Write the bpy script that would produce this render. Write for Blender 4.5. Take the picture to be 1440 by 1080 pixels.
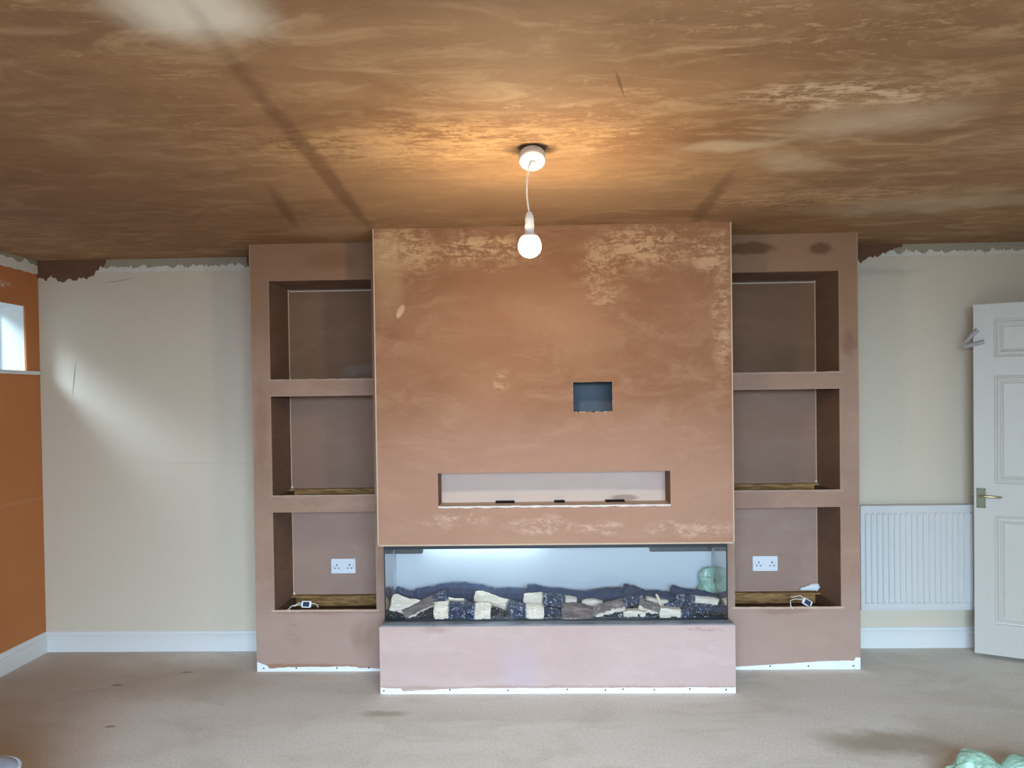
import bpy, bmesh, math, random
from mathutils import Vector, Matrix, noise
sc = bpy.context.scene
for o in list(bpy.data.objects): bpy.data.objects.remove(o)
COL = sc.collection
random.seed(7)

# ------------------------------------------------------------------ camera
cd = bpy.data.cameras.new('camera'); cam = bpy.data.objects.new('camera', cd); COL.objects.link(cam)
F_PX = 1040.0
yaw, pitch, roll = .0274, -.0145, -.0142
Fv = Vector((-math.sin(yaw)*math.cos(pitch), math.cos(yaw)*math.cos(pitch), math.sin(pitch)))
R0 = Vector((math.cos(yaw), math.sin(yaw), 0)); U0 = R0.cross(Fv)
Rv = R0*math.cos(roll) + U0*math.sin(roll); Uv = -R0*math.sin(roll) + U0*math.cos(roll)
cam.matrix_world = Matrix(((Rv.x, Uv.x, -Fv.x, 0), (Rv.y, Uv.y, -Fv.y, 0), (Rv.z, Uv.z, -Fv.z, 1.5378), (0, 0, 0, 1)))
cd.sensor_width = 36; cd.sensor_fit = 'HORIZONTAL'; cd.lens = 36*F_PX/1440
cd.shift_x = 4.2/1440; cd.shift_y = 30.9/1440
cd.clip_start = .02; cd.clip_end = 100
sc.camera = cam

# ------------------------------------------------------------------ world, lights, exposure
W = bpy.data.worlds.new('world'); sc.world = W; W.use_nodes = True
bg = W.node_tree.nodes['Background']; bg.inputs[0].default_value = (.80, .90, 1, 1); bg.inputs[1].default_value = .7
sc.view_settings.view_transform = 'Standard'; sc.view_settings.look = 'None'
sc.view_settings.gamma = 1; sc.view_settings.use_curve_mapping = False
sc.view_settings.exposure = 0.0

def area(name, loc, target, sx, sy, power, col, spread=180):
    ld = bpy.data.lights.new(name, 'AREA'); ld.shape = 'RECTANGLE'; ld.size = sx; ld.size_y = sy
    ld.energy = power; ld.color = col; ld.spread = math.radians(spread)
    o = bpy.data.objects.new(name, ld); COL.objects.link(o); o.location = loc
    d = Vector(target) - Vector(loc); o.rotation_euler = d.to_track_quat('-Z', 'Y').to_euler()
    return o
# daylight through the wide window behind the camera
DAY = area('rear_window_sky', (0.3, -5.0, 3.5), (0.3, 0, 3.5), 7.0, 3.8, 4300, (.58, .785, 1.0))
# bright patch of sky seen through the small high window in the left wall
SKY = area('side_window_sky', (-5.197, 1.95, 4.0), (-2.997, 4.0, 1.87), 1.5, 1.5, 350, (.60, .81, 1.0))
BULB_STRENGTH = 350
LED_STRENGTH = 42

# ------------------------------------------------------------------ materials
def lin(c):
    f = lambda v: v/12.92 if v <= .04045 else ((v+.055)/1.055)**2.4
    return (f(c[0]/255), f(c[1]/255), f(c[2]/255), 1)

class NT:
    def __init__(s, name):
        s.m = bpy.data.materials.new(name); s.m.use_nodes = True; s.t = s.m.node_tree
        s.b = s.t.nodes['Principled BSDF']; s.L = s.t.links
        s.pos = s.t.nodes.new('ShaderNodeNewGeometry').outputs['Position']
    def n(s, t, **k):
        nd = s.t.nodes.new(t)
        for a, v in k.items(): setattr(nd, a, v)
        return nd
    def lk(s, a, b): s.L.new(a, b)
    def put(s, sock, v):
        if hasattr(v, 'is_output') or isinstance(v, bpy.types.NodeSocket): s.lk(v, sock)
        else: sock.default_value = v
    def math(s, op, a, b=0.0, clamp=False):
        nd = s.n('ShaderNodeMath', operation=op); nd.use_clamp = clamp
        s.put(nd.inputs[0], a); s.put(nd.inputs[1], b); return nd.outputs[0]
    def vec(s, op, a, b):
        nd = s.n('ShaderNodeVectorMath', operation=op); s.put(nd.inputs[0], a); s.put(nd.inputs[1], b); return nd.outputs[0]
    def noise(s, scale, detail=4, rough=.55, dist=0, stretch=None, rot=None, off=(0, 0, 0), col=False):
        mp = s.n('ShaderNodeMapping'); s.lk(s.pos, mp.inputs[0])
        mp.inputs['Location'].default_value = off
        if rot: mp.inputs['Rotation'].default_value = rot
        if stretch: mp.inputs['Scale'].default_value = stretch
        nz = s.n('ShaderNodeTexNoise'); s.lk(mp.outputs[0], nz.inputs['Vector'])
        nz.inputs['Scale'].default_value = scale; nz.inputs['Detail'].default_value = detail
        nz.inputs['Roughness'].default_value = rough; nz.inputs['Distortion'].default_value = dist
        return nz.outputs['Color'] if col else nz.outputs['Fac']
    def ramp(s, v, a, b, lo=0., hi=1., smooth=True):
        nd = s.n('ShaderNodeMapRange', interpolation_type='SMOOTHSTEP' if smooth else 'LINEAR')
        s.put(nd.inputs[0], v); nd.inputs[1].default_value = a; nd.inputs[2].default_value = b
        nd.inputs[3].default_value = lo; nd.inputs[4].default_value = hi; return nd.outputs[0]
    def mix(s, f, a, b):
        nd = s.n('ShaderNodeMix', data_type='RGBA'); s.put(nd.inputs[0], f); s.put(nd.inputs[6], a); s.put(nd.inputs[7], b)
        return nd.outputs[2]
    def blob(s, c, r, rot=(0, 0, 0), soft=.5, warp=.0, wscale=4):
        """1 inside a soft, noise-edged ellipsoid around c (world space)"""
        p = s.pos
        if warp:
            w = s.noise(wscale, 4, .6, col=True, off=(c[0]*3.1, c[1], c[2]*2.3))
            w = s.vec('SUBTRACT', w, (.5, .5, .5)); nd = s.n('ShaderNodeVectorMath', operation='SCALE')
            s.lk(w, nd.inputs[0]); nd.inputs[3].default_value = warp
            p = s.vec('ADD', p, nd.outputs[0])
        p = s.vec('SUBTRACT', p, c)
        if any(rot):
            vr = s.n('ShaderNodeVectorRotate', rotation_type='EULER_XYZ'); s.lk(p, vr.inputs[0]); vr.inputs['Rotation'].default_value = rot
            p = vr.outputs[0]
        p = s.vec('DIVIDE', p, r)
        ln = s.n('ShaderNodeVectorMath', operation='LENGTH'); s.lk(p, ln.inputs[0])
        return s.ramp(ln.outputs['Value'], 1-soft, 1+soft, 1, 0)
    def bump(s, h, strength=.2, dist=.01):
        nd = s.n('ShaderNodeBump'); nd.inputs['Strength'].default_value = strength; nd.inputs['Distance'].default_value = dist
        s.put(nd.inputs['Height'], h); s.lk(nd.outputs[0], s.b.inputs['Normal'])
    def fin(s, col, rough=.8, spec=.3, metal=0):
        s.put(s.b.inputs['Base Color'], col); s.put(s.b.inputs['Roughness'], rough)
        s.b.inputs['Specular IOR Level'].default_value = spec; s.b.inputs['Metallic'].default_value = metal
        return s.m

def plain(name, c, rough=.6, spec=.3, metal=0, var=.06, vscale=12, bumps=0.):
    t = NT(name); c = lin(c); d = tuple(v*(1-var*2) for v in c[:3])+(1,)
    col = t.mix(t.noise(vscale, 5, .6), d, tuple(min(1, v*(1+var)) for v in c[:3])+(1,))
    if bumps: t.bump(t.noise(60, 4, .6), bumps, .004)
    return t.fin(col, rough, spec, metal)

def plaster(name, dark, mid, light, axis='Z', seed=0., extra=None, scratch=.5, contrast=1.):
    """fresh skim plaster: slowly drying patches with trowel strokes; stroke direction along X"""
    t = NT(name); st = (1, 1, 2.6) if axis == 'Z' else (1, 2.4, 1)
    st2 = (1.1, 1, 3.2) if axis == 'Z' else (1.0, 3.4, 1)
    o = (seed, seed*1.7, seed*.6)
    big = t.noise(1.1, 5, .6, 1.2, st, off=o)
    med = t.noise(3.2, 6, .68, .9, st, off=(o[0]+5, o[1], o[2]))
    c = t.mix(t.ramp(big, .5-.2/contrast, .5+.2/contrast), lin(dark), lin(mid))
    c = t.mix(t.math('MULTIPLY', t.ramp(med, .46, .72), .55*contrast), c, lin(light))
    # fine cloudy grain
    fine = t.noise(14, 6, .7, .6, off=o)
    c = t.mix(t.math('MULTIPLY', t.ramp(fine, .5, .8), .25), c, lin(light))
    c = t.mix(t.math('MULTIPLY', t.ramp(fine, .5, .25), .25), c, lin(dark))
    # pale trowel strokes, gathered in groups
    stro = t.noise(8, 9, .80, .55, st2, off=(o[0], o[1]+3, o[2]+9))
    scuff = t.noise(38, 5, .75, .3, (1, 1, 1), off=(o[0]+7, o[1], o[2]))
    stro = t.math('ADD', t.math('MULTIPLY', stro, .72), t.math('MULTIPLY', scuff, .28))
    grp = t.noise(1.6, 3, .5, .4, off=(o[0]+2, o[1]+8, o[2]))
    m = t.math('MULTIPLY', t.ramp(stro, .53, .60), t.ramp(grp, .50, .64)); m = t.math('MULTIPLY', m, scratch)
    c = t.mix(m, c, lin(light))
    if extra:
        for e in extra:      # (centre, radii, rotation, soft, warp, wscale, colour, amount)
            b = t.blob(e[0], e[1], e[2], e[3], e[4], e[5])
            amt = e[7]
            if len(e) > 8:   # broken up by strokes
                b = t.math('MULTIPLY', b, t.ramp(stro, .46, .55))
            c = t.mix(t.math('MULTIPLY', b, amt), c, lin(e[6]))
    t.bump(t.math('ADD', med, t.math('MULTIPLY', stro, .35)), .12, .01)
    return t.fin(c, .75, .25)

# ---- setting
wet_ex = [
    # pale dry patches, and a broad lighter warm tone ahead of the breast
    ((-.74, 1.63, 2.4), (.15, .13, 9), (0, 0, .1), .6, .12, 5, (232, 218, 196), .9),
    ((1.10, 2.42, 2.4), (.24, .13, 9), (0, 0, .2), .7, .22, 5, (212, 190, 160), .5),
    ((.72, 2.62, 2.4), (.16, .06, 9), (0, 0, .1), .6, .15, 5, (212, 190, 160), .5),
    ((1.02, 2.84, 2.4), (.18, .08, 9), (0, 0, -.5), .6, .2, 5, (212, 190, 160), .45),
    ((1.9, 3.5, 2.4), (.5, .16, 9), (0, 0, .15), .6, .4, 4, (200, 178, 150), .45),
    ((.02, 3.20, 2.4), (.9, .45, 9), (0, 0, 0), .7, .3, 3, (205, 162, 118), .5),
    ((-.98, 3.80, 2.4), (.24, .20, 9), (0, 0, .4), .5, .3, 6, (205, 165, 125), .5),
    ((-.52, 2.52, 2.4), (.07, .16, 9), (0, 0, .2), .4, .2, 6, (205, 160, 115), .5),
    ((.25, 2.95, 2.4), (.55, .10, 9), (0, 0, 0), .6, .3, 6, (205, 160, 110), .5, 1),
    ((-.35, 2.55, 2.4), (.55, .22, 9), (0, 0, .1), .6, .3, 5, (205, 165, 115), .7, 1),
    ((.95, 2.20, 2.4), (.30, .10, 9), (0, 0, 0), .6, .3, 6, (215, 185, 150), .8, 1),
    ((1.3, 3.35, 2.4), (.55, .14, 9), (0, 0, .1), .6, .3, 6, (200, 160, 120), .7, 1),
    # wetter bands along the joints of the boards
    ((-.77, 2.80, 2.4), (.034, 1.0, 9), (0, 0, -.03), .5, .06, 6, (110, 76, 50), .6),
    ((-1.10, 3.35, 2.4), (.026, .34, 9), (0, 0, -.16), .6, .06, 6, (104, 72, 46), .55),
    ((.83, 3.40, 2.4), (.03, .42, 9), (0, 0, .05), .6, .08, 6, (108, 76, 50), .5),
    ((-2.0, 2.9, 2.4), (.9, 1.1, 9), (0, 0, 0), .7, .6, 2, (122, 88, 60), .45),
    ((.265, 2.08, 2.4), (.0045, .08, 9), (0, 0, .25), .5, .01, 5, (100, 70, 46), .6),
    # dark patch round the ceiling rose
    ((.022, 2.62, 2.4), (.085, .06, 9), (0, 0, 0), .35, .06, 9, (52, 42, 34), .8),
]
MAT = {}
MAT['ceiling'] = plaster('ceiling_plaster', (138, 100, 68), (160, 120, 84), (196, 160, 120), 'Y', 3.1, wet_ex, .55, 1.15)
br_ex = [
    ((-.64, 3.786, 2.27), (.17, 9, .15), (0, 0, 0), .5, .25, 6, (214, 178, 135), .75, 1),
    ((-.72, 3.786, 2.20), (.09, 9, .20), (0, 0, 0), .5, .2, 6, (208, 172, 130), .6),
    ((-.20, 3.786, 2.27), (.22, 9, .09), (0, 0, 0), .5, .25, 6, (214, 178, 135), .85, 1),
    ((.36, 3.786, 2.14), (.10, 9, .14), (0, .3, 0), .5, .2, 7, (214, 178, 140), .8, 1),
    ((.60, 3.786, 2.27), (.22, 9, .12), (0, 0, 0), .5, .25, 6, (206, 168, 128), .95, 1),
    ((.93, 3.786, 2.24), (.10, 9, .10), (0, .4, 0), .5, .2, 7, (214, 178, 140), .8, 1),
    ((.98, 3.786, 1.95), (.045, 9, .30), (0, 0, 0), .6, .12, 8, (210, 172, 135), .65, 1),
    ((-.655, 3.786, 1.976), (.016, 9, .035), (0, -.5, 0), .25, .03, 12, (226, 190, 150), .8),
    ((-.141, 3.786, 1.607), (.04, 9, .05), (0, 0, 0), .4, .09, 14, (222, 180, 148), .8, 1),
    ((.06, 3.786, .865), (.16, 9, .035), (0, 0, 0), .5, .1, 9, (226, 192, 168), .9, 1),
    ((.36, 3.786, .85), (.12, 9, .03), (0, 0, 0), .5, .1, 9, (226, 192, 168), .9, 1),
    ((.80, 3.786, .84), (.20, 9, .04), (0, 0, 0), .5, .1, 9, (222, 190, 166), .8, 1),
    ((-.40, 3.786, .90), (.16, 9, .03), (0, 0, 0), .5, .1, 9, (222, 190, 166), .8, 1),
    ((-.18, 3.786, 1.80), (.42, 9, .30), (0, .5, 0), .7, .5, 3, (170, 122, 90), .5),
    ((.12, 3.786, 1.95), (.30, 9, .14), (0, -.6, 0), .7, .3, 4, (186, 142, 108), .4),
    ((.1, 3.786, 1.0), (1.4, 9, .42), (0, 0, 0), .5, .3, 3, (184, 144, 124), .6),
    ((-.20, 3.786, 2.12), (1.1, 9, .10), (0, 0, 0), .7, .25, 3, (150, 104, 72), .5),
]
MAT['breast'] = plaster('breast_plaster', (144, 99, 70), (160, 115, 84), (190, 150, 118), 'Z', 0., br_ex, .35, .8)
MAT['base'] = plaster('hearth_plaster', (188, 162, 154), (200, 174, 166), (210, 188, 180), 'Z', 8.2, [
    ((.86, 3.786, .325), (.10, 9, .009), (0, 0, 0), .5, .05, 20, (160, 130, 124), .7, 1),
    ((-.50, 3.786, .335), (.07, 9, .02), (0, 0, 0), .5, .06, 14, (168, 140, 130), .6),
    ((-.08, 3.786, .10), (.10, 9, .12), (0, 0, 0), .6, .2, 6, (192, 172, 176), .6),
    ((.2, 3.786, .03), (1.3, 9, .012), (0, 0, 0), .6, .03, 8, (170, 138, 120), .6)], .12, .6)
MAT['alcove'] = plaster('alcove_plaster', (156, 124, 106), (170, 138, 118), (188, 158, 138), 'Z', 5.5, [
    ((0, 4.105, 2.3), (9, 9, .5), (0, 0, 0), .5, .4, 2, (150, 112, 82), .65),  # brown top imitates the bulb's warm light on the faces
    ((0, 4.105, .1), (9, 9, .35), (0, 0, 0), .5, .3, 2, (180, 154, 142), .6),  # lighter foot imitates cool daylight low on the faces
    ((1.22, 4.105, 2.325), (.13, 9, .035), (0, 0, 0), .35, .08, 9, (112, 78, 54), .85),
    ((1.60, 4.105, 2.318), (.062, 9, .035), (0, 0, 0), .35, .06, 9, (112, 78, 54), .85),
    ((-1.10, 4.105, 2.30), (.15, 9, .05), (0, 0, 0), .5, .1, 7, (136, 98, 68), .5),
    ((-1.50, 4.105, 1.35), (.03, 9, .25), (0, 0, 0), .6, .1, 9, (150, 112, 94), .55),
    ((-1.34, 4.105, .22), (.03, 9, .07), (0, .4, 0), .8, .12, 14, (150, 120, 110), .4, 1),
    ((-.95, 4.105, .18), (.05, 9, .08), (0, 0, 0), .8, .12, 10, (140, 110, 98), .5),
    ((-1.15, 4.105, .335), (.3, 9, .01), (0, 0, 0), .5, .03, 12, (146, 110, 98), .6),
    ((1.40, 4.105, .325), (.14, 9, .014), (0, 0, 0), .5, .03, 12, (150, 116, 100), .6),
    ((-1.30, 4.105, .03), (.3, 9, .014), (0, 0, 0), .5, .03, 12, (150, 108, 80), .7),
    ((1.76, 4.105, 1.80), (.03, 9, .07), (0, 0, 0), .6, .08, 12, (120, 88, 66), .5)], .12, .7)
MAT['niche'] = plaster('niche_plaster', (148, 116, 98), (158, 126, 108), (172, 142, 124), 'Z', 1.5, [
    ((-1.0, 4.45, 1.70), (.10, 9, .03), (0, 0, 0), .6, .1, 9, (150, 132, 120), .6),
    ((1.45, 4.45, 1.95), (.20, 9, .2), (0, 0, 0), .7, .3, 4, (148, 112, 86), .6)], .10, .5)
MAT['niche_lower'] = plaster('niche_plaster_daylit', (164, 134, 118), (174, 144, 128), (186, 160, 144), 'Z', 1.9, None, .10, .5)  # paler copy for the bottom backs: low daylight put into the colour
MAT['niche_upper'] = plaster('niche_plaster_bulb_warm', (132, 98, 74), (144, 108, 84), (160, 126, 102), 'Z', 2.9, [  # browner copy for the top backs: bulb warmth put into the colour
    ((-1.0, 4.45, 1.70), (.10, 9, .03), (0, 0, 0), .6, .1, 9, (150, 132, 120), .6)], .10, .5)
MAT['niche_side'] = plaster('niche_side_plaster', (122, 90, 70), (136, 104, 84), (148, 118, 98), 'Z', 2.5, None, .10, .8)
MAT['pale_board'] = plaster('recess_board', (200, 174, 162), (206, 180, 168), (214, 190, 176), 'Z', 4., [
    ((.12, 3.93, .99), (.9, 9, .045), (0, 0, 0), .2, .02, 3, (222, 200, 184), .7),
    ((.50, 3.93, .985), (.07, 9, .018), (0, 0, 0), .3, .02, 9, (165, 138, 122), .8)], .1, .5)

def wall_mat(name, extra, base=(220, 208, 188), dark=(212, 200, 180)):
    t = NT(name)
    c = t.mix(t.noise(1.3, 4, .55), lin(dark), lin(base))
    c = t.mix(t.math('MULTIPLY', t.ramp(t.noise(26, 5, .7), .5, .8), .25), c, lin((188, 180, 160)))
    for e in extra:
        b = t.blob(e[0], e[1], e[2], e[3], e[4], e[5]); c = t.mix(t.math('MULTIPLY', b, e[7]), c, lin(e[6]))
    t.bump(t.noise(90, 3, .6), .08, .003)
    return t.fin(c, .75, .25)
MAT['cream'] = wall_mat('cream_wall_paint', [
    ((-2.785, 4.46, 1.68), (.004, 9, .10), (0, -.12, 0), .4, .01, 9, (120, 112, 110), .7),
    ((-2.50, 4.46, 2.27), (.10, 9, .004), (0, .15, 0), .5, .02, 9, (140, 132, 118), .5),
    ((-1.95, 4.46, 1.15), (.4, 9, .004), (0, 0, 0), .6, .01, 9, (172, 160, 140), .18),
    ((2.1, 4.46, 2.24), (.2, 9, .02), (0, 0, 0), .6, .05, 9, (190, 184, 170), .6)])
t = NT('orange_wall_plaster')
c = t.mix(t.noise(1.6, 5, .6, .5), lin((184, 116, 68)), lin((200, 130, 82)))
c = t.mix(t.math('MULTIPLY', t.ramp(t.noise(30, 5, .7), .45, .8), .35), c, lin((192, 130, 84)))
b = t.math('MULTIPLY', t.blob((-2.997, 4.12, 2.215), (9, .10, .02), (0, 0, 0), .5, .05, 12), t.ramp(t.noise(35, 4, .7), .42, .55))
c = t.mix(b, c, lin((200, 176, 150)))
c = t.mix(t.math('MULTIPLY', t.blob((-2.997, 4.3, .95), (9, .3, .01), (0, 0, 0), .5, .02, 12), .22), c, lin((190, 160, 120)))
t.bump(t.noise(120, 3, .6), .15, .003); MAT['orange'] = t.fin(c, .85, .15)
# carpet: twisted pile in beige, with brushed and stained areas
t = NT('beige_carpet')
c = t.mix(t.ramp(t.noise(260, 3, .8), .3, .7), lin((208, 200, 188)), lin((244, 240, 232)))
c = t.mix(t.math('MULTIPLY', t.ramp(t.noise(700, 2, .7), .5, .75), .5), c, lin((244, 238, 230)))
c = t.mix(t.math('MULTIPLY', t.ramp(t.noise(2.2, 5, .65, .8, (1, 1.8, 1)), .42, .72), .35), c, lin((186, 172, 154)))
for e in [((-2.75, 3.75, 0), (.55, .9, 9), .75, .5, 3, (150, 120, 90), .55), ((-1.9, 4.0, 0), (.5, .25, 9), .7, .3, 4, (158, 132, 104), .4),
          ((1.52, 3.25, 0), (.22, .10, 9), .6, .2, 6, (146, 124, 100), .65), ((2.3, 3.0, 0), (.5, .5, 9), .7, .5, 3, (160, 138, 112), .4),
          ((-.72, 3.55, 0), (.10, .03, 9), .6, .06, 12, (150, 128, 104), .5), ((-2.25, 3.92, 0), (.03, .012, 9), .5, .02, 20, (116, 92, 70), .7),
          ((-1.95, 4.1, 0), (.03, .01, 9), .5, .02, 20, (116, 92, 70), .6), ((-2.0, 3.42, 0), (.025, .012, 9), .5, .02, 20, (116, 92, 70), .6)]:
    c = t.mix(t.math('MULTIPLY', t.blob(e[0], e[1], (0, 0, 0), e[2], e[3], e[4]), e[6]), c, lin(e[5]))
c = t.mix(t.math('MULTIPLY', t.ramp(t.noise(85, 4, .75), .42, .66), .30), c, lin((170, 156, 136)))
t.bump(t.math('ADD', t.noise(260, 3, .8), t.noise(70, 3, .6)), .35, .005); MAT['carpet'] = t.fin(c, .95, .1)
MAT['white_paint'] = plain('white_gloss_paint', (226, 228, 226), .35, .4, var=.02, vscale=3)
MAT['white_board'] = plain('bare_board_face', (236, 238, 238), .7, .2, var=.02, bumps=.1)
MAT['scar_white'] = plain('coving_adhesive_white', (226, 222, 210), .8, .2, var=.08, vscale=30, bumps=.8)
MAT['scar_grey'] = plain('coving_adhesive_grey', (170, 160, 140), .8, .2, var=.10, vscale=24, bumps=.8)
MAT['brown_patch'] = plain('damp_brown_plaster', (118, 84, 64), .75, .25, var=.10, vscale=18, bumps=.5)
MAT['bead'] = plain('bare_bead_edge', (204, 178, 152), .6, .3, var=.12, vscale=40)
MAT['bead_dark'] = plain('niche_bead_edge', (176, 150, 130), .6, .3, var=.15, vscale=40)
MAT['white_bead'] = plain('white_bead_edge', (224, 216, 204), .6, .3, var=.05, vscale=40)
MAT['black_metal'] = plain('black_metal', (20, 23, 28), .4, .5, var=.1)
MAT['dark_ledge'] = plain('dusty_black_ledge', (140, 146, 152), .4, .5, var=.3, vscale=22)
MAT['screw'] = plain('black_screw', (40, 42, 46), .4, .5, .5)
MAT['fire_back'] = plain('pale_grey_back_panel', (202, 206, 210), .28, .5, var=.02, vscale=8)
MAT['plastic'] = plain('white_plastic', (238, 240, 244), .3, .5, var=.01)
MAT['rad'] = plain('radiator_enamel', (212, 212, 210), .35, .45, var=.015, vscale=4)
MAT['brass'] = plain('worn_brass', (196, 182, 142), .28, .5, .85, var=.2, vscale=60)
MAT['brass_dark'] = plain('tarnished_brass', (104, 98, 78), .4, .5, .8, var=.3, vscale=80)
MAT['grey_plastic'] = plain('grey_plastic', (172, 168, 170), .5, .4, var=.05)
MAT['dark'] = plain('dark_void', (26, 24, 24), .8, .1)
MAT['screen'] = plain('dark_blue_display', (50, 64, 84), .25, .5)
MAT['cavity'] = plain('blue_grey_lining', (98, 106, 116), .6, .3, var=.08, vscale=5)
MAT['fabric'] = plain('pale_blue_fabric', (176, 190, 210), .9, .1, var=.08, vscale=90, bumps=.5)
MAT['piping'] = plain('pale_piping_fabric', (208, 218, 230), .9, .1, var=.05, vscale=90)
MAT['foam'] = plain('white_foam', (236, 240, 240), .8, .2, var=.03, bumps=.5)
MAT['cloth_flex'] = plain('white_flex', (232, 228, 218), .45, .4, var=.02)
MAT['upvc'] = plain('white_window_frame', (238, 240, 242), .35, .4, var=.01)
# timber
t = NT('rough_timber')
g = t.noise(7, 6, .65, 1.2, (1, 9, 9), off=(2, 0, 1))
c = t.mix(t.ramp(g, .35, .65), lin((116, 84, 50)), lin((176, 136, 88)))
c = t.mix(t.math('MULTIPLY', t.ramp(t.noise(9, 4, .6), .5, .7), .5), c, lin((104, 84, 56)))
t.bump(g, .3, .004); MAT['timber'] = t.fin(c, .8, .2)
t = NT('dark_timber')
g = t.noise(7, 6, .65, 1.2, (1, 9, 9), off=(4, 0, 1))
c = t.mix(t.ramp(g, .35, .65), lin((70, 54, 40)), lin((112, 90, 66)))
t.bump(g, .3, .004); MAT['timber_dark'] = t.fin(c, .8, .2)
# white painted door with pressed wood grain
t = NT('grained_white_door')
g = t.noise(10, 7, .65, 1.5, (7, 7, .6), off=(1, 3, 0))
t.bump(g, .25, .004); c = t.mix(g, lin((196, 192, 182)), lin((208, 204, 196))); MAT['door'] = t.fin(c, .42, .4)
# glass: clear with the mirror reflection growing at grazing angles
def glass(name, tint=(.97, .98, .985), rough=.0, base=.04):
    t = NT(name); t.t.nodes.remove(t.b)
    out = t.t.nodes['Material Output']
    g = t.n('ShaderNodeNewGeometry'); dt = t.n('ShaderNodeVectorMath', operation='DOT_PRODUCT')
    t.lk(g.outputs['Normal'], dt.inputs[0]); t.lk(g.outputs['Incoming'], dt.inputs[1])
    q = t.math('SUBTRACT', 1.0, t.math('ABSOLUTE', dt.outputs['Value']), True)      # Schlick reflectance, same from both sides
    fr = t.math('ADD', t.math('MULTIPLY', t.math('POWER', q, 5.0), 1-base), base)
    tr = t.n('ShaderNodeBsdfTransparent'); tr.inputs[0].default_value = (*tint, 1)
    gl = t.n('ShaderNodeBsdfGlossy'); gl.inputs['Roughness'].default_value = rough
    mx = t.n('ShaderNodeMixShader'); t.lk(fr, mx.inputs[0]); t.lk(tr.outputs[0], mx.inputs[1]); t.lk(gl.outputs[0], mx.inputs[2])
    t.lk(mx.outputs[0], out.inputs[0]); return t.m
MAT['glass'] = glass('clear_glass'); MAT['side_glass'] = glass('coated_side_glass', base=.48)
def emit(name, col, s):
    t = NT(name); t.b.inputs['Base Color'].default_value = (1, 1, 1, 1)
    t.b.inputs['Emission Color'].default_value = (*col, 1); t.b.inputs['Emission Strength'].default_value = s; return t.m
MAT['bulb'] = emit('warm_bulb_glow', (1.0, .80, .52), BULB_STRENGTH)
MAT['led'] = emit('cool_led_glow', (.70, .91, 1.0), LED_STRENGTH)
# logs: 'char' and 'bark' attributes along each log
t = NT('imitation_log')
tc = t.n('ShaderNodeTexCoord').outputs['Object']; t.pos = tc
ch = t.n('ShaderNodeAttribute', attribute_name='char').outputs['Fac']
bk = t.n('ShaderNodeAttribute', attribute_name='bark').outputs['Fac']
grain = t.noise(40, 6, .7, 1.5, (.25, 1, 1))
wood = t.mix(t.ramp(grain, .3, .7), lin((206, 190, 168)), lin((240, 230, 214)))
barkc = t.mix(t.ramp(t.noise(60, 6, .75, 1, (.2, 1, 1)), .3, .7), lin((88, 78, 78)), lin((136, 122, 116)))
vo = t.n('ShaderNodeTexVoronoi', feature='DISTANCE_TO_EDGE'); t.lk(tc, vo.inputs['Vector']); vo.inputs['Scale'].default_value = 95
ash = t.math('MULTIPLY', t.ramp(vo.outputs['Distance'], .10, .03), t.ramp(t.noise(60, 4, .6), .50, .62))
charc = t.mix(ash, lin((40, 50, 72)), lin((196, 208, 224)))
plainc = t.n('ShaderNodeAttribute', attribute_name='soot_haze').outputs['Fac']
charc = t.mix(plainc, charc, lin((44, 56, 84)))  # soot tinted navy to imitate haze reflected in the front glass
nz = t.math('MULTIPLY', t.math('SUBTRACT', t.noise(50, 4, .6), .5), .5)
col = t.mix(t.ramp(t.math('ADD', bk, nz), .4, .6), wood, barkc)
col = t.mix(t.ramp(t.math('ADD', ch, nz), .3, .7), col, charc)
t.bump(t.math('ADD', grain, vo.outputs['Distance']), .5, .004); MAT['log'] = t.fin(col, .85, .15)
t = NT('ember_gravel'); c = t.mix(t.ramp(t.noise(55, 2, .5), .60, .66), lin((30, 34, 44)), lin((190, 200, 212)))
c = t.mix(t.ramp(t.noise(37, 2, .5, off=(4, 4, 4)), .64, .7), c, lin((120, 92, 70))); MAT['gravel'] = t.fin(c, .7, .3)
# thin mint plastic film
t = NT('mint_plastic_film')
t.b.inputs['Transmission Weight'].default_value = .25
t.b.inputs['Subsurface Weight'].default_value = 0
t.bump(t.noise(22, 4, .6, 1.5), .5, .01)
MAT['mint'] = t.fin(t.mix(t.noise(9, 3), lin((142, 192, 164)), lin((190, 220, 200))), .3, .5)

# ------------------------------------------------------------------ mesh helpers
def link(name, me, m, parent=None):
    o = bpy.data.objects.new(name, me); COL.objects.link(o)
    if m and not me.materials: me.materials.append(m)
    if parent is not None: o.parent = parent
    return o
def world_off(parent):
    v = Vector((0, 0, 0)); p = parent
    while p is not None: v += p.location; p = p.parent
    return v
def obj(name, bm, m, parent=None, origin=None, smooth=False):
    """bm is in world coordinates; origin = where the object's own origin goes"""
    bmesh.ops.recalc_face_normals(bm, faces=bm.faces)
    po = world_off(parent) if parent is not None else Vector((0, 0, 0))
    og = Vector(origin) if origin is not None else po
    bmesh.ops.translate(bm, verts=bm.verts, vec=-og)
    me = bpy.data.meshes.new(name); bm.to_mesh(me); bm.free()
    if smooth:
        for p in me.polygons: p.use_smooth = True
    o = link(name, me, m, parent); o.location = og - po
    return o
def thing(name, label, cat, loc, group=None):
    o = bpy.data.objects.new(name, None); COL.objects.link(o); o.location = loc; o.empty_display_size = .05
    o['label'] = label; o['category'] = cat
    if group: o['group'] = group
    return o
def tag(o, label, cat, group=None, kind=None):
    o['label'] = label; o['category'] = cat
    if group: o['group'] = group
    if kind: o['kind'] = kind
    return o
def struct(o, label=None, cat=None):
    o['kind'] = 'structure'
    if label: o['label'] = label
    if cat: o['category'] = cat
    return o
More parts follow.
